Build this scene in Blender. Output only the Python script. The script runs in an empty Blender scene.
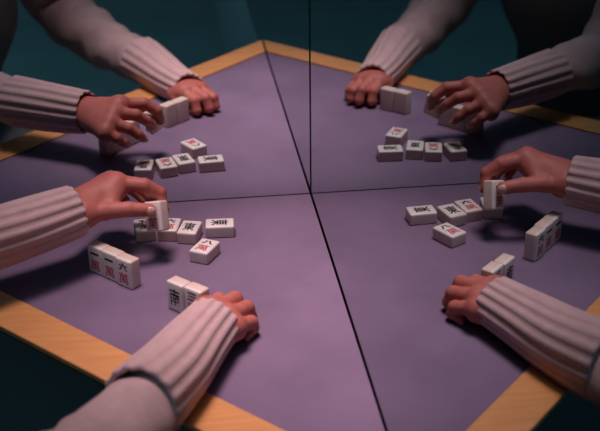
import bpy, bmesh, math, random
import numpy as np
from mathutils import Vector, Matrix

random.seed(4)
rng = np.random.default_rng(4)
scene = bpy.context.scene
COL = scene.collection

# ------------------------------------------------------------------ helpers
def V(*a):
    return np.array(a, float)

def link(name, me, mat=None, parent=None):
    o = bpy.data.objects.new(name, me)
    COL.objects.link(o)
    if mat is not None and me is not None and not me.materials:
        me.materials.append(mat)
    if parent is not None:
        o.parent = parent
    return o

def obj(name, bm, mat, parent=None, smooth=False):
    me = bpy.data.meshes.new(name)
    bmesh.ops.recalc_face_normals(bm, faces=bm.faces[:])
    bm.to_mesh(me)
    bm.free()
    if smooth:
        me.polygons.foreach_set('use_smooth', [True] * len(me.polygons))
    return link(name, me, mat, parent)

def from_arrays(name, verts, faces, mat, parent=None, smooth=True):
    me = bpy.data.meshes.new(name)
    me.from_pydata([tuple(v) for v in verts], [], [tuple(f) for f in faces])
    me.update()
    if smooth:
        me.polygons.foreach_set('use_smooth', [True] * len(me.polygons))
    return link(name, me, mat, parent)

def empty(name, loc=(0, 0, 0), rotz=0.0):
    o = bpy.data.objects.new(name, None)
    COL.objects.link(o)
    o.empty_display_size = 0.05
    o.location = loc
    o.rotation_euler = (0, 0, rotz)
    return o

def tag(o, label, cat, group=None):
    o['label'] = label
    o['category'] = cat
    if group:
        o['group'] = group
    return o

def struct(o):
    o['kind'] = 'structure'
    return o

def bm_box(lo, hi, bevel=0.0, seg=2):
    bm = bmesh.new()
    bmesh.ops.create_cube(bm, size=1.0)
    lo, hi = Vector(lo), Vector(hi)
    for v in bm.verts:
        v.co = Vector([(lo[i] + hi[i]) / 2 + v.co[i] * (hi[i] - lo[i]) for i in range(3)])
    if bevel > 0:
        bmesh.ops.bevel(bm, geom=bm.edges[:], offset=bevel, segments=seg, profile=0.5, affect='EDGES')
    return bm

def bm_prism(poly, z0, z1, bevel=0.0, seg=2):
    bm = bmesh.new()
    f = bm.faces.new([bm.verts.new((x, y, z0)) for x, y in poly])
    r = bmesh.ops.extrude_face_region(bm, geom=[f])
    for g in r['geom']:
        if isinstance(g, bmesh.types.BMVert):
            g.co.z = z1
    if bevel > 0:
        bmesh.ops.bevel(bm, geom=bm.edges[:], offset=bevel, segments=seg, profile=0.5, affect='EDGES')
    return bm

def bm_cone(a, b, ra, rb, n=24):
    bm = bmesh.new()
    a, b = Vector(a), Vector(b)
    d = b - a
    m = Matrix.Translation((a + b) / 2) @ d.to_track_quat('Z', 'Y').to_matrix().to_4x4()
    bmesh.ops.create_cone(bm, cap_ends=True, segments=n, radius1=ra, radius2=rb, depth=d.length, matrix=m)
    return bm

# ------------------------------------------------------------------ materials
def new_mat(name, col=(0.5, 0.5, 0.5), rough=0.6, spec=0.5):
    m = bpy.data.materials.new(name)
    m.use_nodes = True
    nt = m.node_tree
    b = nt.nodes['Principled BSDF']
    b.inputs['Base Color'].default_value = (*col, 1)
    b.inputs['Roughness'].default_value = rough
    b.inputs['Specular IOR Level'].default_value = spec
    return m, nt, b

def noise_color(nt, b, c0, c1, scale, detail=4.0, p0=0.35, p1=0.65, stretch=None, coord='Object'):
    tc = nt.nodes.new('ShaderNodeTexCoord')
    n = nt.nodes.new('ShaderNodeTexNoise')
    n.inputs['Scale'].default_value = scale
    n.inputs['Detail'].default_value = detail
    src = tc.outputs[coord]
    if stretch:
        mp = nt.nodes.new('ShaderNodeMapping')
        mp.inputs['Scale'].default_value = stretch[0]
        mp.inputs['Rotation'].default_value = stretch[1]
        nt.links.new(src, mp.inputs['Vector'])
        src = mp.outputs['Vector']
    nt.links.new(src, n.inputs['Vector'])
    r = nt.nodes.new('ShaderNodeValToRGB')
    r.color_ramp.elements[0].position = p0
    r.color_ramp.elements[0].color = (*c0, 1)
    r.color_ramp.elements[1].position = p1
    r.color_ramp.elements[1].color = (*c1, 1)
    nt.links.new(n.outputs['Fac'], r.inputs['Fac'])
    nt.links.new(r.outputs['Color'], b.inputs['Base Color'])
    return tc, n, r

def bump_noise(nt, b, scale, strength, dist=0.001, detail=3.0):
    tc = nt.nodes.new('ShaderNodeTexCoord')
    n = nt.nodes.new('ShaderNodeTexNoise')
    n.inputs['Scale'].default_value = scale
    n.inputs['Detail'].default_value = detail
    nt.links.new(tc.outputs['Object'], n.inputs['Vector'])
    bp = nt.nodes.new('ShaderNodeBump')
    bp.inputs['Strength'].default_value = strength
    bp.inputs['Distance'].default_value = dist
    nt.links.new(n.outputs['Fac'], bp.inputs['Height'])
    nt.links.new(bp.outputs['Normal'], b.inputs['Normal'])

M = {}
m, nt, b = new_mat('felt', rough=0.95, spec=0.15)
noise_color(nt, b, (0.185, 0.132, 0.210), (0.240, 0.172, 0.268), 9.0, 5.0, 0.3, 0.7)
bump_noise(nt, b, 900, 0.35, 0.0006)
M['felt'] = m
m, nt, b = new_mat('orange_wood', rough=0.42, spec=0.4)
noise_color(nt, b, (0.68, 0.30, 0.105), (0.80, 0.38, 0.140), 14.0, 5.0, 0.3, 0.7,
            stretch=((1.0, 9.0, 9.0), (0, 0, math.radians(46.3))))
M['wood'] = m
m, nt, b = new_mat('dark_board', (0.02, 0.02, 0.022), 0.8, 0.2)
M['board'] = m
m, nt, b = new_mat('dark_metal', (0.03, 0.03, 0.033), 0.45, 0.5)
b.inputs['Metallic'].default_value = 0.6
M['metal'] = m
m, nt, b = new_mat('ivory', (0.80, 0.765, 0.68), 0.32, 0.5)
b.inputs['Subsurface Weight'].default_value = 0.12
b.inputs['Subsurface Radius'].default_value = (0.006, 0.004, 0.002)
noise_color(nt, b, (0.80, 0.72, 0.68), (0.86, 0.79, 0.75), 40.0, 2.0)
M['ivory'] = m
m, nt, b = new_mat('shaded_ivory', (0.74, 0.58, 0.48), 0.36, 0.5)  # tile sides and back: warm shade put into the ivory colour
noise_color(nt, b, (0.74, 0.59, 0.50), (0.80, 0.65, 0.56), 40.0, 2.0)
M['tan'] = m
M['ink'] = new_mat('black_ink', (0.012, 0.014, 0.018), 0.5, 0.3)[0]
M['red'] = new_mat('red_ink', (0.50, 0.022, 0.040), 0.5, 0.3)[0]
m, nt, b = new_mat('skin', rough=0.52, spec=0.35)
noise_color(nt, b, (0.46, 0.130, 0.102), (0.56, 0.180, 0.145), 34.0, 3.0, 0.3, 0.7)
b.inputs['Subsurface Weight'].default_value = 0.15
b.inputs['Subsurface Radius'].default_value = (0.008, 0.003, 0.0015)
bump_noise(nt, b, 420, 0.25, 0.0006)
M['skin'] = m
M['nail'] = new_mat('nail', (0.68, 0.38, 0.33), 0.25, 0.5)[0]
m, nt, b = new_mat('knit', rough=0.95, spec=0.1)
noise_color(nt, b, (0.60, 0.40, 0.40), (0.68, 0.465, 0.46), 60.0, 3.0, 0.3, 0.7)
b.inputs['Sheen Weight'].default_value = 0.25
bump_noise(nt, b, 650, 0.6, 0.0016)
M['knit'] = m
m, nt, b = new_mat('dark_teal_cloth', (0.035, 0.03, 0.033), 0.95, 0.1)
noise_color(nt, b, (0.19, 0.225, 0.235), (0.22, 0.26, 0.27), 12.0)
M['cloth'] = m
m, nt, b = new_mat('hair', (0.012, 0.010, 0.010), 0.5, 0.4)
M['hair'] = m
M['eyewhite'] = new_mat('eye_white', (0.8, 0.78, 0.75), 0.2)[0]

def mirror_mat(name, col, tint=0.9):
    m, nt, b = new_mat(name, col, 0.0, 0.5)
    b.inputs['Metallic'].default_value = 1.0
    b.inputs['Specular IOR Level'].default_value = 0.5
    b.inputs['Specular Tint'].default_value = (tint, tint, tint, 1)
    return m
M['mirror_l'] = mirror_mat('silvered_glass', (0.85, 0.92, 0.92))
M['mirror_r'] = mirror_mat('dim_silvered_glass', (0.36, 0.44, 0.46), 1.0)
M['glass_edge'] = new_mat('glass_edge', (0.10, 0.17, 0.17), 0.4, 0.4)[0]
m, nt, b = new_mat('room_paint', rough=0.95, spec=0.1)
noise_color(nt, b, (0.34, 0.37, 0.37), (0.38, 0.41, 0.41), 3.0)
M['paint'] = m
m, nt, b = new_mat('room_floor', rough=0.9, spec=0.1)
noise_color(nt, b, (0.20, 0.245, 0.245), (0.235, 0.28, 0.28), 2.5)
M['floor'] = m

# ------------------------------------------------------------------ signed-distance bodies
class Field:
    def __init__(self, lo, hi, h):
        self.h = h
        self.lo = np.array(lo, float)
        self.n = np.ceil((np.array(hi) - self.lo) / h).astype(int) + 1
        self.d = np.full(self.n, 1.0, np.float32)

    def sub(self, lo, hi):
        i0 = np.maximum(np.floor((lo - self.lo) / self.h).astype(int), 0)
        i1 = np.minimum(np.ceil((hi - self.lo) / self.h).astype(int) + 1, self.n)
        if np.any(i1 <= i0):
            return None
        sl = tuple(slice(a, b_) for a, b_ in zip(i0, i1))
        ax = [self.lo[k] + self.h * np.arange(i0[k], i1[k]) for k in range(3)]
        P = np.stack(np.meshgrid(*ax, indexing='ij'), -1)
        return sl, P

    def mix(self, sl, d, k):
        a = self.d[sl]
        k = np.maximum(k, 1e-6)
        hh = np.maximum(k - np.abs(a - d), 0) / k
        self.d[sl] = np.minimum(a, d) - hh * hh * k * 0.25

    def capsule(self, a, b, ra, rb, k=0.004, kfar=None):
        a, b = np.array(a, float), np.array(b, float)
        R = max(ra, rb) + 4 * k + 3 * self.h
        s = self.sub(np.minimum(a, b) - R, np.maximum(a, b) + R)
        if s is None:
            return
        sl, P = s
        ab = b - a
        t = np.clip(((P - a) @ ab) / max(ab @ ab, 1e-12), 0, 1)
        d = np.linalg.norm(P - a - t[..., None] * ab, axis=-1) - (ra + (rb - ra) * t)
        kk = k if kfar is None else k + (kfar - k) * np.clip(t * 1.8, 0, 1)
        self.mix(sl, d.astype(np.float32), kk)

    def ellipsoid(self, c, axes, r, k=0.004, carve=False):
        # axes: 3x3 rows unit, r: radii
        c, axes, r = np.array(c, float), np.array(axes, float), np.array(r, float)
        R = max(r) + 4 * k + 3 * self.h
        s = self.sub(c - R, c + R)
        if s is None:
            return
        sl, P = s
        q = ((P - c) @ axes.T)
        k0 = np.linalg.norm(q / r, axis=-1)
        k1 = np.linalg.norm(q / (r * r), axis=-1)
        d = (k0 * (k0 - 1) / np.maximum(k1, 1e-9)).astype(np.float32)
        if carve:
            a = self.d[sl]
            hh = np.maximum(k - np.abs(-a - d), 0) / k
            self.d[sl] = -(np.minimum(-a, d) - hh * hh * k * 0.25)
        else:
            self.mix(sl, d, k)

    def chain(self, pts, rad, k=0.004, kfirst=None):
        for i in range(len(pts) - 1):
            if i == 0 and kfirst is not None:
                self.capsule(pts[0], pts[1], rad[0], rad[1], kfirst, k)
            else:
                self.capsule(pts[i], pts[i + 1], rad[i], rad[i + 1], k)

    def mesh(self):
        d = self.d
        ins = d < 0
        nx, ny, nz = d.shape
        c = [(i, j, k) for i in (0, 1) for j in (0, 1) for k in (0, 1)]
        cnt = np.zeros((nx - 1, ny - 1, nz - 1), np.int8)
        for (i, j, k) in c:
            cnt += ins[i:nx - 1 + i, j:ny - 1 + j, k:nz - 1 + k]
        act = (cnt > 0) & (cnt < 8)
        cells = np.argwhere(act)
        idx = np.full(act.shape, -1, np.int64)
        idx[act] = np.arange(len(cells))
        acc = np.zeros((len(cells), 3))
        num = np.zeros(len(cells))
        for p in c:
            for ax in range(3):
                if p[ax] == 1:
                    continue
                q = list(p)
                q[ax] = 1
                a = d[cells[:, 0] + p[0], cells[:, 1] + p[1], cells[:, 2] + p[2]]
                e = d[cells[:, 0] + q[0], cells[:, 1] + q[1], cells[:, 2] + q[2]]
                cr = (a < 0) != (e < 0)
                t = np.where(cr, a / np.where(cr, a - e, 1), 0)
                pos = np.tile(np.array(p, float), (len(cells), 1))
                pos[:, ax] += t
                acc[cr] += pos[cr]
                num[cr] += 1
        verts = self.lo + self.h * (cells + acc / num[:, None])
        faces = []
        for ax in range(3):
            u, v = (ax + 1) % 3, (ax + 2) % 3
            sl0 = [slice(1, -1)] * 3
            sl0[ax] = slice(0, -1)
            sl1 = list(sl0)
            sl1[ax] = slice(1, None)
            A, B_ = ins[tuple(sl0)], ins[tuple(sl1)]
            off = np.array([1, 1, 1])
            off[ax] = 0
            for flip in (False, True):
                e = np.argwhere(A & ~B_ if not flip else ~A & B_) + off
                if not len(e):
                    continue
                du, dv = np.zeros(3, int), np.zeros(3, int)
                du[u], dv[v] = 1, 1
                quad = [idx[tuple((e - du * s - dv * t).T)] for s, t in ((0, 0), (1, 0), (1, 1), (0, 1))]
                f = np.stack(quad, 1)
                if flip:
                    f = f[:, ::-1]
                faces.append(f)
        return verts, np.concatenate(faces)

# ------------------------------------------------------------------ camera
CAM = V(-0.19863, -1.52198, 0.70931)
YAW, PITCH, ROLL, FPX = 0.119132, -0.452113, -0.011422, 1147.04
fw = V(math.cos(PITCH) * math.sin(YAW), math.cos(PITCH) * math.cos(YAW), math.sin(PITCH))
rt = np.cross(fw, V(0, 0, 1)); rt /= np.linalg.norm(rt)
up = np.cross(rt, fw)
r2 = rt * math.cos(ROLL) + up * math.sin(ROLL)
u2 = -rt * math.sin(ROLL) + up * math.cos(ROLL)
cd = bpy.data.cameras.new('camera')
cam = bpy.data.objects.new('camera', cd)
COL.objects.link(cam)
mw = Matrix.Identity(4)
for i in range(3):
    mw[i][0], mw[i][1], mw[i][2], mw[i][3] = r2[i], u2[i], -fw[i], CAM[i]
cam.matrix_world = mw
cd.sensor_width = 36.0
cd.sensor_fit = 'HORIZONTAL'
cd.lens = FPX / 600 * 36.0
cd.clip_start = 0.05
cd.dof.use_dof = True
cd.dof.focus_distance = 1.55
cd.dof.aperture_fstop = 5.0
scene.camera = cam

# ------------------------------------------------------------------ room
FZ, CZ = -0.75, 1.75
XL, YF = -3.0, -3.6
WB = 0.028            # wall planes behind the mirrors
def slab(name, lo, hi, mat):
    return struct(obj(name, bm_box(lo, hi), mat))
slab('floor', (XL, YF, FZ - 0.05), (WB, WB, FZ), M['floor'])
slab('ceiling', (XL, YF, CZ), (WB, WB, CZ + 0.05), M['paint'])
slab('wall_back', (XL, WB, FZ), (WB, WB + 0.08, CZ), M['paint'])
slab('wall_right', (WB, YF, FZ), (WB + 0.08, WB, CZ), M['paint'])
slab('wall_left', (XL - 0.08, YF, FZ), (XL, WB, CZ), M['paint'])
slab('wall_front', (XL, YF - 0.08, FZ), (WB, YF, CZ), M['paint'])

# ------------------------------------------------------------------ mirrors in the corner
def mirror(name, label, lo, hi, face, mat):
    root = empty(name, ((lo[0] + hi[0]) / 2, (lo[1] + hi[1]) / 2, lo[2]))
    off = root.location.copy()
    def put(n, lo_, hi_, m_):
        o = obj(n, bm_box(Vector(lo_) - off, Vector(hi_) - off), m_, root)
        return o
    glass_lo, glass_hi = list(lo), list(hi)
    back_lo, back_hi = list(lo), list(hi)
    if face == 'y':
        glass_hi[1] = 0.005; back_lo[1] = 0.005
    else:
        glass_hi[0] = 0.005; back_lo[0] = 0.005
    put('glass_panel', glass_lo, glass_hi, mat)
    put('backing_board', back_lo, back_hi, M['glass_edge'])
    tag(root, label, 'mirror')
    return root
mirror('wall_mirror', 'left large frameless mirror at the back of the table, reflecting hands and tiles',
       (-1.30, 0.0, -0.034), (-0.0012, WB, 1.0), 'y', M['mirror_l'])
mirror('wall_mirror', 'right large frameless mirror running towards the viewer, darker reflections of the game',
       (0.0, -1.25, -0.034), (WB, -0.0012, 1.0), 'x', M['mirror_r'])
# glass edge closing the seam of the corner
e = obj('trim_1', bm_box((0.0, 0.0, -0.034), (0.004, 0.0279, 1.0)), M['glass_edge']); struct(e)

# ------------------------------------------------------------------ table
AI, BI = 0.648, 0.680      # where the felt's long edge meets the two mirrors
AO, BO = 0.722, 0.757
G = 0.0017                 # gap to the mirrors
tbl = empty('corner_table', (-0.24, -0.25, FZ))
tag(tbl, 'triangular corner table with mottled lilac grey felt top and orange wooden edge', 'table')
tl = Vector(tbl.location)
def tpart(name, bm, mat, smooth=False):
    bmesh.ops.translate(bm, verts=bm.verts, vec=-tl)
    return obj(name, bm, mat, tbl, smooth)
def on(a, b_, x=None, y=None):
    return (x, -b_ * (1 - abs(x) / a)) if x is not None else (-a * (1 - abs(y) / b_), y)
p_in_l, p_in_r = on(AI, BI, y=-G), on(AI, BI, x=-G)
p_out_l, p_out_r = on(AO, BO, y=-G), on(AO, BO, x=-G)
tpart('felt_top', bm_prism([(-G, -G), p_in_l, p_in_r], -0.006, 0.0), M['felt'])
tpart('edge_trim', bm_prism([p_in_l, p_out_l, p_out_r, p_in_r], -0.0045, 0.0035, 0.0016), M['wood'])
tpart('table_board', bm_prism([(-G, -G), on(AO - 0.03, BO - 0.03, y=-G), on(AO - 0.03, BO - 0.03, x=-G)], -0.028, -0.0062), M['board'])
for lx, ly in ((-0.05, -0.05), (-0.60, -0.045), (-0.045, -0.63)):
    tpart('leg', bm_cone((lx, ly, FZ), (lx, ly, -0.028), 0.018, 0.024), M['metal'], True)

# ------------------------------------------------------------------ mahjong tiles
TW, TL, TH = 0.0270, 0.0390, 0.0172
tile_me = None
def tile_mesh():
    global tile_me
    if tile_me is None:
        bm = bm_box((-TW / 2, -TL / 2, -TH / 2), (TW / 2, TL / 2, TH / 2), 0.0024, 4)
        bmesh.ops.bisect_plane(bm, geom=bm.verts[:] + bm.edges[:] + bm.faces[:], plane_co=(0, 0, TH * 0.30), plane_no=(0, 0, 1))
        tile_me = bpy.data.meshes.new('mahjong_tile')
        bmesh.ops.recalc_face_normals(bm, faces=bm.faces[:])
        bm.to_mesh(tile_me); bm.free()
        tile_me.polygons.foreach_set('use_smooth', [True] * len(tile_me.polygons))
        tile_me.materials.append(M['ivory'])
        tile_me.materials.append(M['tan'])
        for p_ in tile_me.polygons:
            p_.material_index = 0 if p_.center.z > TH * 0.30 else 1
        try:
            tile_me.set_sharp_from_angle(angle=math.radians(60))
        except Exception:
            pass
    return tile_me

glyphs = {}
def glyph_mesh(ch, w, h, mat):
    key = (ch, round(w, 4), round(h, 4), mat.name)
    if key in glyphs:
        return glyphs[key]
    cu = bpy.data.curves.new('character', 'FONT')
    cu.body = ch
    cu.offset = {'萬': 0.004, '南': 0.012, '東': 0.02}.get(ch, 0.04)
    cu.extrude = 0.02
    cu.resolution_u = 3
    o = bpy.data.objects.new('character', cu)
    COL.objects.link(o)
    dg = bpy.context.evaluated_depsgraph_get()
    me = bpy.data.meshes.new_from_object(o.evaluated_get(dg))
    bpy.data.objects.remove(o)
    bpy.data.curves.remove(cu)
    n = len(me.vertices)
    co = np.empty(n * 3)
    me.vertices.foreach_get('co', co)
    co = co.reshape(-1, 3)
    lo, hi = co.min(0), co.max(0)
    co = (co - (lo + hi) / 2) / np.maximum(hi - lo, 1e-6) * [w, h, 0.00016]
    me.vertices.foreach_set('co', co.ravel())
    me.materials.clear()
    me.materials.append(mat)
    me.name = 'character'
    glyphs[key] = me
    return me

GROUP = 'mahjong tiles on the table'
def tile(label, loc, R, marks=()):
    """R: 3x3 rotation (columns = tile axes in the world); marks: (char, material, w, h, x, y)"""
    o = link('mahjong_tile', tile_mesh())
    m4 = Matrix.Identity(4)
    for i in range(3):
        for j in range(3):
            m4[i][j] = R[i][j]
        m4[i][3] = loc[i]
    o.matrix_world = m4
    tag(o, label, 'mahjong tile', GROUP)
    for ch, mat, w, h, x, y in marks:
        c = link('black_character' if mat is M['ink'] else 'red_character', glyph_mesh(ch, w, h, mat), None, o)
        c.location = (x, y, TH / 2 + 0.00006)
    return o

def Rz(a):
    return np.array([[math.cos(a), -math.sin(a), 0], [math.sin(a), math.cos(a), 0], [0, 0, 1]])
INK, RED = M['ink'], M['red']
def wan(num, hnum=0.011):
    return ((num, INK, 0.015, hnum, 0, 0.0092), ('萬', RED, 0.0165, 0.0150, 0, -0.0072))
ZF = TH / 2 + 0.0002
flat = [
    # label, x, y, angle, marks
    ('white mahjong tile lying sideways, lone black character, right end of the loose row',
     -0.1405, -0.1128, -0.0659 - math.pi / 2, (('東', INK, 0.0165, 0.0235, 0, 0),)),
    ('white mahjong tile with black eight over red character, alone in front of the loose row',
     -0.1644, -0.1785, -0.5202, (('八', INK, 0.016, 0.0095, 0, 0.0095), ('萬', RED, 0.0165, 0.0150, 0, -0.0065))),
    ('white mahjong tile with lone upright black character, second from right in the loose row',
     -0.1821, -0.1197, -0.2777, (('東', INK, 0.0165, 0.0225, 0, 0),)),
    ('white mahjong tile lying face up, partly hidden just right of the held tile',
     -0.2090, -0.1075, -0.215, wan('六')),
    ('white mahjong tile lying under the left thumb, left end of the loose row',
     -0.2430, -0.1045, 0.10, wan('五')),
]
for lab, x, y, a, marks in flat:
    tile(lab, (x, y, ZF), Rz(a), marks)

# standing walls: faces look at the player, long axis up
wd = V(0.700, -0.714, 0)                   # along the wall, left to right as the player sees it
wn = V(-0.714, -0.700, 0)                  # face normal
Rw = np.stack([wd, V(0, 0, 1), wn], 1)
def wall_tile(lab, start, i, marks, jit=(0, 0), turn=0.0):
    c = V(*start, 0) + wd * (TW * (i + 0.5) + 0.0002 * i) - wn * (TH / 2) + V(0, 0, TL / 2 + 0.0002)
    c = c + wn * jit[0] + V(0, 0, jit[1])
    tile(lab, c, Rz(turn) @ Rw, marks)
S1 = (-0.3150, -0.1950)
wall_tile('mahjong tile standing on edge, left end of the row of three upright tiles', S1, 0, wan('一', 0.003), (0.0, 0))
wall_tile('mahjong tile standing on edge, middle of the row of three upright tiles', S1, 1, wan('一', 0.003), (0.0005, 0))
wall_tile('mahjong tile standing on edge, right end of the row of three upright tiles', S1, 2, wan('六'), (0.0022, 0), 0.01)
S2 = (-0.2150, -0.3035)
wall_tile('mahjong tile standing on edge beside the right hand, left of the pair, black cross-like character', S2, 0,
          (('南', INK, 0.0165, 0.0235, 0, 0),), (0.0018, 0))
wall_tile('mahjong tile standing on edge, right of the pair, partly hidden by the right hand', S2, 1, wan('三'), (0, 0))

# the tile held up by the left hand
HELD = V(-0.2238, -0.1738, 0.0623)
RH = np.array([[0.768, -0.05, -0.639], [-0.575, 0.386, -0.721], [0.283, 0.921, 0.268]])
q, _ = np.linalg.qr(RH)
q = q * np.sign(np.sum(q * RH, axis=0))
RH = q
tile('white mahjong tile held up between thumb and finger of the left hand, red character below',
     HELD, RH, (('一', INK, 0.015, 0.003, 0, 0.0105), ('萬', RED, 0.0165, 0.0150, 0, -0.0092)))

# ------------------------------------------------------------------ person
F = V(0.7071, 0.7071, 0)          # facing the corner
Lt = V(-0.7071, 0.7071, 0)        # the player's left
UP = V(0, 0, 1)
hip = V(-0.685, -0.685, -0.19)
chest = hip + F * 0.06 + UP * 0.31
ster = hip + F * 0.095 + UP * 0.47
shL, shR = ster + Lt * 0.19 + UP * 0.03, ster - Lt * 0.19 + UP * 0.03
neck0 = ster + UP * 0.10 + F * 0.01
neck1 = neck0 + UP * 0.08 + F * 0.025
headc = neck1 + UP * 0.105 + F * 0.03
elL, elR = V(-0.565, -0.335, 0.085), V(-0.405, -0.775, 0.085)

# --- left hand (holding the tile up)
wrL = V(-0.331, -0.182, 0.0805)
LH = {
    'thumb': ([V(-0.310, -0.189, 0.0785), V(-0.2875, -0.187, 0.0800), V(-0.2590, -0.1860, 0.0800), V(-0.2325, -0.1845, 0.0765)],
              [0.0122, 0.0114, 0.0098, 0.0086]),
    'index': ([V(-0.274, -0.147, 0.1000), V(-0.2370, -0.153, 0.0975), V(-0.2180, -0.152, 0.0850), V(-0.2140, -0.1590, 0.0660)],
              [0.0108, 0.0093, 0.0081, 0.0069]),
    'middle': ([V(-0.281, -0.126, 0.0950), V(-0.250, -0.128, 0.0890), V(-0.2350, -0.133, 0.0775), V(-0.2255, -0.1465, 0.0630)],
               [0.0106, 0.0091, 0.0079, 0.0068]),
    'ring': ([V(-0.288, -0.110, 0.0860), V(-0.261, -0.107, 0.0760), V(-0.2480, -0.107, 0.0655), V(-0.2405, -0.112, 0.0565)],
             [0.0100, 0.0086, 0.0075, 0.0065]),
    'pinky': ([V(-0.295, -0.096, 0.0770), V(-0.279, -0.091, 0.0680), V(-0.2710, -0.094, 0.0595), V(-0.2650, -0.101, 0.0530)],
              [0.0092, 0.0077, 0.0067, 0.0058]),
}
# --- right hand (closed over the end of the pair)
wrR = V(-0.181, -0.428, 0.031)
RHd = {
    'thumb': ([V(-0.189, -0.415, 0.029), V(-0.191, -0.392, 0.0255), V(-0.183, -0.371, 0.0235), V(-0.1745, -0.3555, 0.0200)],
              [0.0130, 0.0112, 0.0098, 0.0082]),
    'index': ([V(-0.165, -0.371, 0.0345), V(-0.147, -0.341, 0.0285), V(-0.1440, -0.335, 0.0130), V(-0.1500, -0.347, 0.0080)],
              [0.0105, 0.0090, 0.0080, 0.0070]),
    'middle': ([V(-0.150, -0.375, 0.0365), V(-0.128, -0.345, 0.0305), V(-0.1225, -0.340, 0.0145), V(-0.1300, -0.352, 0.0085)],
               [0.0108, 0.0094, 0.0083, 0.0072]),
    'ring': ([V(-0.138, -0.387, 0.0335), V(-0.115, -0.359, 0.0255), V(-0.1110, -0.356, 0.0120), V(-0.1190, -0.368, 0.0080)],
             [0.0102, 0.0090, 0.0078, 0.0068]),
    'pinky': ([V(-0.131, -0.403, 0.0280), V(-0.112, -0.380, 0.0185), V(-0.1100, -0.378, 0.0090), V(-0.1170, -0.388, 0.0068)],
              [0.0092, 0.0080, 0.0070, 0.0060]),
}
for n_ in ('index', 'middle', 'ring', 'pinky'):
    RHd[n_] = ([p_ + V(-0.0085, -0.002, 0.0) for p_ in RHd[n_][0]], RHd[n_][1])
def hand_mesh(wr, fore, H, palm_n):
    pts = [wr, fore] + [p for f in H.values() for p in f[0]]
    lo, hi = np.min(pts, 0) - 0.03, np.max(pts, 0) + 0.03
    fd = Field(lo, hi, 0.0014)
    fd.capsule(fore, wr, 0.022, 0.0178, 0.01)
    # palm: thick fan from the wrist to every knuckle, padded under the knuckles
    for n_ in ('index', 'middle', 'ring', 'pinky'):
        mcp = H[n_][0][0]
        r0 = H[n_][1][0]
        fd.capsule(wr, mcp, 0.0155, r0 + 0.0012, 0.014)
        fd.capsule(wr + palm_n * 0.006, mcp + palm_n * 0.007, 0.0130, r0, 0.012)
    th = H['thumb'][0]
    fd.capsule(wr, th[0], 0.0145, 0.0135, 0.012)
    fd.capsule(th[1] * 0.75 + th[2] * 0.25, H['index'][0][0] * 0.95 + H['index'][0][1] * 0.05, 0.0085, 0.0085, 0.020)
    fd.capsule(th[0], (H['index'][0][0] * 0.5 + wr * 0.5), 0.012, 0.012, 0.014)
    mid = (H['middle'][0][0] + H['ring'][0][0]) / 2
    fd.capsule(wr * 0.55 + H['pinky'][0][0] * 0.45 + palm_n * 0.006, wr + palm_n * 0.003, 0.0120, 0.013, 0.012)
    for n_, (P, R) in H.items():
        k0 = 0.012 if n_ == 'thumb' else 0.008
        P0 = P[0]
        fd.capsule(P[0], P[1], R[0], R[1], k0, 0.0012)
        # finger with slightly waisted phalanges and fuller joints
        for i in range(1, len(P) - 1):
            fd.capsule(P[i], P[i + 1], R[i], R[i + 1], 0.0012)
        for i in range(1, len(P) - 1):
            fd.ellipsoid(P[i], np.eye(3), [R[i] * 1.05] * 3, 0.0012)
    return fd.mesh()

def nails(H, parent, view):
    for n_, (P, R) in H.items():
        tip, dip, pip = P[-1], P[-2], P[-3]
        d = tip - dip; d /= np.linalg.norm(d)
        # back of the finger: away from the curl
        a = dip - pip; a /= np.linalg.norm(a)
        bk = a - d * (a @ d)
        if n_ == 'thumb' or np.linalg.norm(bk) < 0.15:
            bk = view[n_] - d * (view[n_] @ d)
        bk /= np.linalg.norm(bk)
        sd = np.cross(d, bk)
        c = tip + d * (R[-1] * 0.05) + bk * (R[-1] * 0.52)
        w, l, t = R[-1] * 0.74, R[-1] * 0.98, R[-1] * 0.54
        bm = bmesh.new()
        bmesh.ops.create_uvsphere(bm, u_segments=16, v_segments=10, radius=1)
        for v in bm.verts:
            x, y, z = v.co
            q_ = c + sd * (x * w) + d * (y * l) + bk * (z * t)
            v.co = Vector(q_)
        o = obj('fingernail', bm, M['nail'], parent, True)

vl, fl = hand_mesh(wrL, wrL + (elL - wrL) * 0.42, LH, V(0.02, -0.12, -0.99))
vr, fr = hand_mesh(wrR, V(-0.214, -0.502, 0.034), RHd, V(0, 0, -1.0))

# --- torso, arms, head, legs as one field at a coarser step
fd = Field(V(-0.95, -0.95, -0.76), V(-0.16, -0.12, 0.68), 0.009)
fd.chain([hip + UP * 0.02, hip + UP * 0.12 + F * 0.01, chest, ster], [0.105, 0.105, 0.115, 0.10], 0.05)
for s in (1, -1):
    fd.capsule(hip + Lt * 0.07 * s, hip - Lt * 0.02 * s, 0.095, 0.095, 0.03)
    fd.capsule(chest + Lt * 0.06 * s, ster + Lt * 0.07 * s, 0.085, 0.075, 0.05)
    sh = shL if s > 0 else shR
    fd.capsule(ster + UP * 0.02, sh, 0.07, 0.052, 0.04)
    el = elL if s > 0 else elR
    wr = wrL if s > 0 else wrR
    fd.capsule(sh, el, 0.046, 0.036, 0.02)
    if s > 0:
        fd.capsule(el, el + (wr - el) * 0.86, 0.034, 0.021, 0.01)
    else:
        fd.chain([el, V(-0.325, -0.685, 0.042), V(-0.248, -0.562, 0.034), V(-0.213, -0.500, 0.034)], [0.034, 0.030, 0.025, 0.021], 0.01)
    hj = hip + Lt * 0.09 * s
    kn = hj + F * 0.40 - UP * 0.03 + Lt * 0.02 * s
    an = kn - UP * 0.45 - F * 0.03
    fd.capsule(hj, kn, 0.085, 0.056, 0.04)
    fd.capsule(kn, an, 0.052, 0.036, 0.02)
    fd.capsule(an - UP * 0.02, an - UP * 0.045 + F * 0.12, 0.034, 0.026, 0.02)
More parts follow.
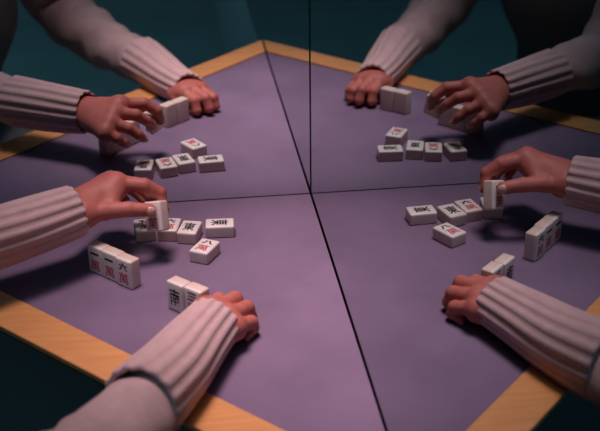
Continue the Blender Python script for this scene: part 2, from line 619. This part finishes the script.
fd.capsule(neck0 - UP * 0.05, neck1 + UP * 0.03, 0.060, 0.050, 0.04)
vb, fb = fd.mesh()

# head
hu = UP * math.cos(0.5) + F * math.sin(0.5); hf = F * math.cos(0.5) - UP * math.sin(0.5)   # bowed towards the table
AX = np.stack([hf, Lt, hu])
fh = Field(headc - 0.17, headc + 0.17, 0.0035)
fh.capsule(neck1 - UP * 0.06, headc - hf * 0.03 - hu * 0.05, 0.050, 0.050, 0.02)
fh.ellipsoid(headc + hu * 0.025 - hf * 0.01, AX, (0.092, 0.074, 0.088), 0.02)
fh.ellipsoid(headc - hu * 0.045 + hf * 0.032, AX, (0.058, 0.052, 0.068), 0.03)
fh.ellipsoid(headc - hu * 0.098 + hf * 0.058, AX, (0.022, 0.024, 0.018), 0.02)
for s in (1, -1):
    fh.ellipsoid(headc + Lt * 0.032 * s + hf * 0.098 - hu * 0.005, AX, (0.020, 0.017, 0.011), 0.012, carve=True)
    fh.ellipsoid(headc + Lt * 0.040 * s + hf * 0.062 - hu * 0.038, AX, (0.020, 0.018, 0.018), 0.02)
    fh.ellipsoid(headc + Lt * 0.074 * s - hf * 0.008 - hu * 0.015, AX, (0.017, 0.007, 0.030), 0.006)
    fh.capsule(headc + Lt * 0.018 * s + hf * 0.084 + hu * 0.012, headc + Lt * 0.046 * s + hf * 0.072 + hu * 0.012, 0.006, 0.005, 0.010)
fh.capsule(headc + hf * 0.083 + hu * 0.002, headc + hf * 0.103 - hu * 0.036, 0.006, 0.010, 0.010)
fh.capsule(headc + hf * 0.088 - hu * 0.066 + Lt * 0.018, headc + hf * 0.088 - hu * 0.066 - Lt * 0.018, 0.0045, 0.0045, 0.005)
fh.capsule(headc + hf * 0.086 - hu * 0.075 + Lt * 0.015, headc + hf * 0.086 - hu * 0.075 - Lt * 0.015, 0.0055, 0.0055, 0.005)
vh, fhh = fh.mesh()

def union(parts):
    obs = []
    for i, (v, f) in enumerate(parts):
        o = from_arrays('body_piece', v, f, None)
        obs.append(o)
    base = obs[0]
    for o in obs[1:]:
        md = base.modifiers.new('u', 'BOOLEAN')
        md.operation = 'UNION'
        md.solver = 'EXACT'
        md.object = o
    dg = bpy.context.evaluated_depsgraph_get()
    me = bpy.data.meshes.new_from_object(base.evaluated_get(dg))
    for o in obs:
        d_ = o.data
        bpy.data.objects.remove(o)
        bpy.data.meshes.remove(d_)
    return me
me = union([(vb, fb), (vh, fhh), (vl, fl), (vr, fr)])
me.name = 'person'
me.materials.clear()
me.materials.append(M['skin'])
me.polygons.foreach_set('use_smooth', [True] * len(me.polygons))
person = link('person', me)
sm = person.modifiers.new('soften', 'SMOOTH')
sm.factor = 0.5
sm.iterations = 3
tag(person, 'seated person in a beige ribbed sweater, both hands reaching over the table among the tiles', 'person')

nails(LH, person, {'thumb': V(-0.45, -0.85, 0.25), 'index': V(0.7, 0.6, 0.2), 'middle': V(0.5, 0.8, 0.3),
                   'ring': V(0.4, 0.8, 0.3), 'pinky': V(0.4, 0.8, 0.3)})
nails(RHd, person, {'thumb': V(-0.8, 0.1, 0.6), 'index': V(0.5, 0.8, 0.2), 'middle': V(0.5, 0.8, 0.2),
                    'ring': V(0.5, 0.8, 0.2), 'pinky': V(0.5, 0.8, 0.2)})
for s in (1, -1):
    bm = bmesh.new()
    bmesh.ops.create_uvsphere(bm, u_segments=16, v_segments=10, radius=0.012)
    bmesh.ops.translate(bm, verts=bm.verts, vec=Vector(headc + Lt * 0.032 * s + hf * 0.076 - hu * 0.005))
    eye = obj('eye', bm, M['eyewhite'], person, True)
    bm = bmesh.new()
    bmesh.ops.create_uvsphere(bm, u_segments=16, v_segments=10, radius=0.0066)
    bmesh.ops.translate(bm, verts=bm.verts, vec=Vector(headc + Lt * 0.032 * s + hf * 0.0825 - hu * 0.0075))
    obj('iris', bm, M['hair'], eye, True)

# hair: a short cap with fringe
fq = Field(headc - 0.19, headc + 0.19, 0.006)
fq.ellipsoid(headc + hu * 0.030 - hf * 0.022, AX, (0.100, 0.086, 0.098), 0.02)
for s in (1, -1):
    fq.capsule(headc + Lt * 0.074 * s - hf * 0.03 + hu * 0.02, headc + Lt * 0.070 * s - hf * 0.045 - hu * 0.09, 0.024, 0.016, 0.02)
fq.capsule(headc - hf * 0.075, headc - hf * 0.075 - hu * 0.095, 0.04, 0.025, 0.03)
for t in np.linspace(-0.05, 0.05, 7):
    fq.capsule(headc + Lt * t + hf * 0.055 + hu * 0.082, headc + Lt * t * 1.1 + hf * (0.088 - abs(t) * 0.35) + hu * 0.030, 0.014, 0.006, 0.008)
v, f = fq.mesh()
from_arrays('hair', v, f, M['hair'], person)

# --- sweater: torso shell plus swept sleeves
def resample(pts, rad, n):
    P = [np.array(p, float) for p in pts]
    P = [2 * P[0] - P[1]] + P + [2 * P[-1] - P[-2]]
    R = [rad[0]] + list(rad) + [rad[-1]]
    out, rr = [], []
    seg = len(pts) - 1
    for i in range(n):
        s = i / (n - 1) * seg
        k = min(int(s), seg - 1)
        t = s - k
        p0, p1, p2, p3 = P[k:k + 4]
        q0, q1, q2, q3 = R[k:k + 4]
        cr = lambda a, b_, c_, d_: 0.5 * (2 * b_ + (c_ - a) * t + (2 * a - 5 * b_ + 4 * c_ - d_) * t * t + (3 * b_ - a - 3 * c_ + d_) * t ** 3)
        out.append(cr(p0, p1, p2, p3))
        rr.append(cr(q0, q1, q2, q3))
    return np.array(out), np.array(rr)

def tube(pts, rad, n, m_, ribs=0, amp=0.0, wrinkle=0.0, squash=None, lip0=True, lip1=True, thick=0.0035, inner=0.03, seed=0, phase=0.0):
    """a knitted tube swept along pts: outer skin, rolled ends, and an inner skin a little way in"""
    C, R = resample(pts, rad, n)
    T = np.gradient(C, axis=0)
    T /= np.linalg.norm(T, axis=1)[:, None]
    nrm = np.cross(T[0], UP); nrm /= np.linalg.norm(nrm)
    rings = []
    rs = np.random.default_rng(seed)
    ph = rs.uniform(0, 6.28, 8)
    th = np.arange(m_) / m_ * 2 * math.pi
    s = np.concatenate([[0], np.cumsum(np.linalg.norm(np.diff(C, axis=0), axis=1))])
    Ns = []
    for i in range(n):
        nrm = nrm - T[i] * (nrm @ T[i]); nrm /= np.linalg.norm(nrm)
        Ns.append(nrm.copy())
    def ring(i, shrink, ribscale=1.0):
        N = Ns[i]; B_ = np.cross(T[i], N)
        r = np.full(m_, R[i] - shrink)
        if ribs:
            w = np.cos(ribs * th + phase + 0.25 * math.sin(s[i] * 30 + ph[0]))
            r = r + amp * ribscale * (np.sign(w) * np.abs(w) ** 0.7)
        if wrinkle:
            r = r + wrinkle * (np.sin(s[i] * 95 + 2 * th + ph[1]) * 0.6 + np.sin(s[i] * 60 - 3 * th + ph[2]) * 0.5
                               + np.sin(s[i] * 150 + th + ph[3]) * 0.35)
        # soft hand-made unevenness
        r = r + 0.0012 * np.sin(2 * th + ph[4] + s[i] * 14) + 0.0009 * np.sin(3 * th + ph[5] - s[i] * 22)
        return C[i] + np.outer(np.cos(th) * r, N) + np.outer(np.sin(th) * r, B_)
    if lip0:
        k = max(2, int(inner / (s[1] + 1e-9)))
        for i in range(min(k, n // 2), 0, -1):
            rings.append(ring(i, thick, 0.5))
        rings.append(ring(0, thick * 0.75, 0.4) )
        rings.append(ring(0, thick * 0.35, 0.7) - T[0] * thick * 0.45)
    for i in range(n):
        rings.append(ring(i, 0.0))
    if lip1:
        rings.append(ring(n - 1, thick * 0.35, 0.9) + T[-1] * thick * 0.45)
        rings.append(ring(n - 1, thick * 0.9, 0.6) + T[-1] * 0.0003)
        k = max(2, int(inner / (s[-1] - s[-2] + 1e-9)))
        for i in range(n - 2, max(n - 2 - k, n // 2), -1):
            rings.append(ring(i, thick, 0.5))
    v = np.concatenate(rings)
    f = []
    for i in range(len(rings) - 1):
        for j in range(m_):
            j2 = (j + 1) % m_
            f.append((i * m_ + j, i * m_ + j2, (i + 1) * m_ + j2, (i + 1) * m_ + j))
    return v, f

def clear_table(v, z=0.0012):
    """cloth resting on the table spreads flat instead of sinking in"""
    x, y = v[:, 0], v[:, 1]
    sfac = -x / AO - y / BO
    onrim = (sfac < 1.02) & (-x / AI - y / BI > 0.985)
    top = np.where(onrim, 0.0035 + z, z)
    m_ = (sfac < 1.02) & (v[:, 2] < top)
    v = v.copy()
    v[m_, 2] = top[m_]
    return v

fs = Field(V(-0.95, -0.95, -0.40), V(-0.25, -0.25, 0.52), 0.009)
fs.chain([hip + UP * 0.0, hip + UP * 0.12 + F * 0.01, chest, ster], [0.135, 0.122, 0.13, 0.112], 0.05)
for s in (1, -1):
    fs.capsule(hip + Lt * 0.07 * s, hip - Lt * 0.02 * s, 0.118, 0.118, 0.04)
    fs.capsule(chest + Lt * 0.065 * s, ster + Lt * 0.07 * s, 0.097, 0.085, 0.05)
    sh = shL if s > 0 else shR
    el = elL if s > 0 else elR
    fs.capsule(ster + UP * 0.02, sh, 0.08, 0.064, 0.04)
    fs.capsule(sh, sh + (el - sh) * 0.35, 0.064, 0.056, 0.03)
fs.capsule(neck0 - UP * 0.04, neck0 + UP * 0.035 + F * 0.01, 0.080, 0.066, 0.03)
v, f = fs.mesh()
v[:, 2] = np.maximum(v[:, 2], -0.314)
sv, sf = [v], [tuple(q_) for q_ in f]
base = len(v)

# right sleeve: turned-back ribbed cuff, narrower sleeve coming out of it
cufR = [V(-0.1640, -0.3960, 0.0315), V(-0.1880, -0.4430, 0.0310), V(-0.2130, -0.4960, 0.0320), V(-0.2450, -0.5550, 0.0370)]
slR = [V(-0.2130, -0.4960, 0.0330), V(-0.2480, -0.5620, 0.0330), V(-0.3250, -0.6850, 0.0400), elR, elR * 0.55 + shR * 0.45, shR]
v, f = tube(slR, [0.032, 0.038, 0.050, 0.056, 0.058, 0.060], 90, 72, wrinkle=0.0030, seed=3, inner=0.02)
v = clear_table(v)
sv.append(v); sf += [tuple(i + base for i in q_) for q_ in f]; base += len(v)
cufL = [V(-0.3265, -0.1800, 0.0785), V(-0.3560, -0.1990, 0.0775), V(-0.4000, -0.2265, 0.0770), V(-0.4480, -0.2560, 0.0775)]
slL = [V(-0.4000, -0.2265, 0.0770), V(-0.4480, -0.2560, 0.0770), V(-0.4900, -0.2830, 0.0780), elL, elL * 0.55 + shL * 0.45, shL]
v, f = tube(slL, [0.032, 0.0345, 0.044, 0.050, 0.056, 0.060], 90, 72, wrinkle=0.0022, seed=5, inner=0.02)
sv.append(v); sf += [tuple(i + base for i in q_) for q_ in f]; base += len(v)
sweater = from_arrays('sweater', np.concatenate(sv), sf, M['knit'], person)
v, f = tube(cufR, [0.0305, 0.0340, 0.0390, 0.0435], 70, 210, ribs=16, amp=0.0010, seed=7, thick=0.007, inner=0.035)
from_arrays('cuff', clear_table(v), f, M['knit'], sweater)
v, f = tube(cufL, [0.0322, 0.0345, 0.0372, 0.0390], 70, 210, ribs=16, amp=0.0012, seed=9, thick=0.004, inner=0.035)
from_arrays('cuff', v, f, M['knit'], sweater)

# vest added to darken the shaded torso, and trousers, both dark teal
fv = Field(V(-0.95, -0.95, -0.40), V(-0.25, -0.25, 0.50), 0.009)
fv.chain([hip - UP * 0.05, hip + UP * 0.12 + F * 0.01, chest, ster - UP * 0.01], [0.150, 0.137, 0.145, 0.118], 0.05)
for s in (1, -1):
    fv.capsule(hip + Lt * 0.08 * s - UP * 0.04, hip - Lt * 0.02 * s, 0.138, 0.138, 0.05)
    fv.capsule(chest + Lt * 0.066 * s, ster + Lt * 0.075 * s, 0.112, 0.092, 0.05)
v, f = fv.mesh()
v[:, 2] = np.maximum(v[:, 2], -0.318)
ve = from_arrays('shade_vest', v, f, M['cloth'], person)
ft = Field(V(-0.95, -0.95, -0.74), V(-0.16, -0.16, -0.02), 0.009)
for s in (1, -1):
    hj = hip + Lt * 0.09 * s
    kn = hj + F * 0.40 - UP * 0.03 + Lt * 0.02 * s
    an = kn - UP * 0.43 - F * 0.03
    ft.capsule(hip + Lt * 0.07 * s, hip - Lt * 0.02 * s, 0.13, 0.13, 0.04)
    ft.capsule(hj, kn, 0.096, 0.070, 0.03)
    ft.capsule(kn, an, 0.066, 0.052, 0.02)
v, f = ft.mesh()
near = np.linalg.norm(v[:, :2] - hip[:2], axis=1) < 0.21
v[near, 2] = np.maximum(v[near, 2], -0.322)
from_arrays('trousers', v, f, M['cloth'], person)

# stool under the person
seat_z = -0.335
st = empty('stool', (hip[0], hip[1], FZ))
tag(st, 'round dark stool under the seated person', 'stool')
bm = bm_cone((0, 0, 0.385), (0, 0, 0.427), 0.17, 0.17, 40)
bmesh.ops.bevel(bm, geom=[e_ for e_ in bm.edges if e_.calc_face_angle(0) > 1], offset=0.01, segments=3, affect='EDGES')
obj('seat', bm, M['board'], st, False)
for k in range(4):
    a = k * math.pi / 2 + 0.4
    obj('leg', bm_cone((0.16 * math.cos(a), 0.16 * math.sin(a), 0), (0.11 * math.cos(a), 0.11 * math.sin(a), 0.386), 0.013, 0.016, 16), M['metal'], st, True)

# ------------------------------------------------------------------ light
def aim(o, target):
    d = Vector(target) - o.location
    o.rotation_euler = d.to_track_quat('-Z', 'Y').to_euler()
ld = bpy.data.lights.new('table_lamp_light', 'SPOT')
ld.energy = 126
ld.color = (1.0, 0.70, 0.72)
ld.spot_size = math.radians(41)
ld.spot_blend = 1.0
ld.shadow_soft_size = 0.26
lo = bpy.data.objects.new('table_lamp_light', ld)
COL.objects.link(lo)
lo.location = (-0.24, -0.23, 1.46)
aim(lo, (0.01, -0.33, 0.0))
ad = bpy.data.lights.new('teal_fill_light', 'AREA')  # added teal fill under the ceiling to lift the darks, no real fixture
ad.shape = 'RECTANGLE'
ad.size, ad.size_y = 2.95, 3.5
ad.energy = 13.5
ad.color = (0.32, 0.76, 1.0)
ao = bpy.data.objects.new('teal_fill_light', ad)
COL.objects.link(ao)
ao.location = (-1.45, -1.75, CZ - 0.01)
w = bpy.data.worlds.new('world')
scene.world = w
w.use_nodes = True
w.node_tree.nodes['Background'].inputs['Color'].default_value = (0.006, 0.018, 0.023, 1)
w.node_tree.nodes['Background'].inputs['Strength'].default_value = 1.0

# ------------------------------------------------------------------ view
vs = scene.view_settings
vs.view_transform = 'Standard'
vs.look = 'None'
vs.exposure = 0.0
vs.gamma = 1.0
vs.use_curve_mapping = False
cy = scene.cycles
cy.use_denoising = True
cy.caustics_reflective = False
cy.max_bounces = 10
cy.glossy_bounces = 8
cy.diffuse_bounces = 3
cy.sample_clamp_indirect = 4.0
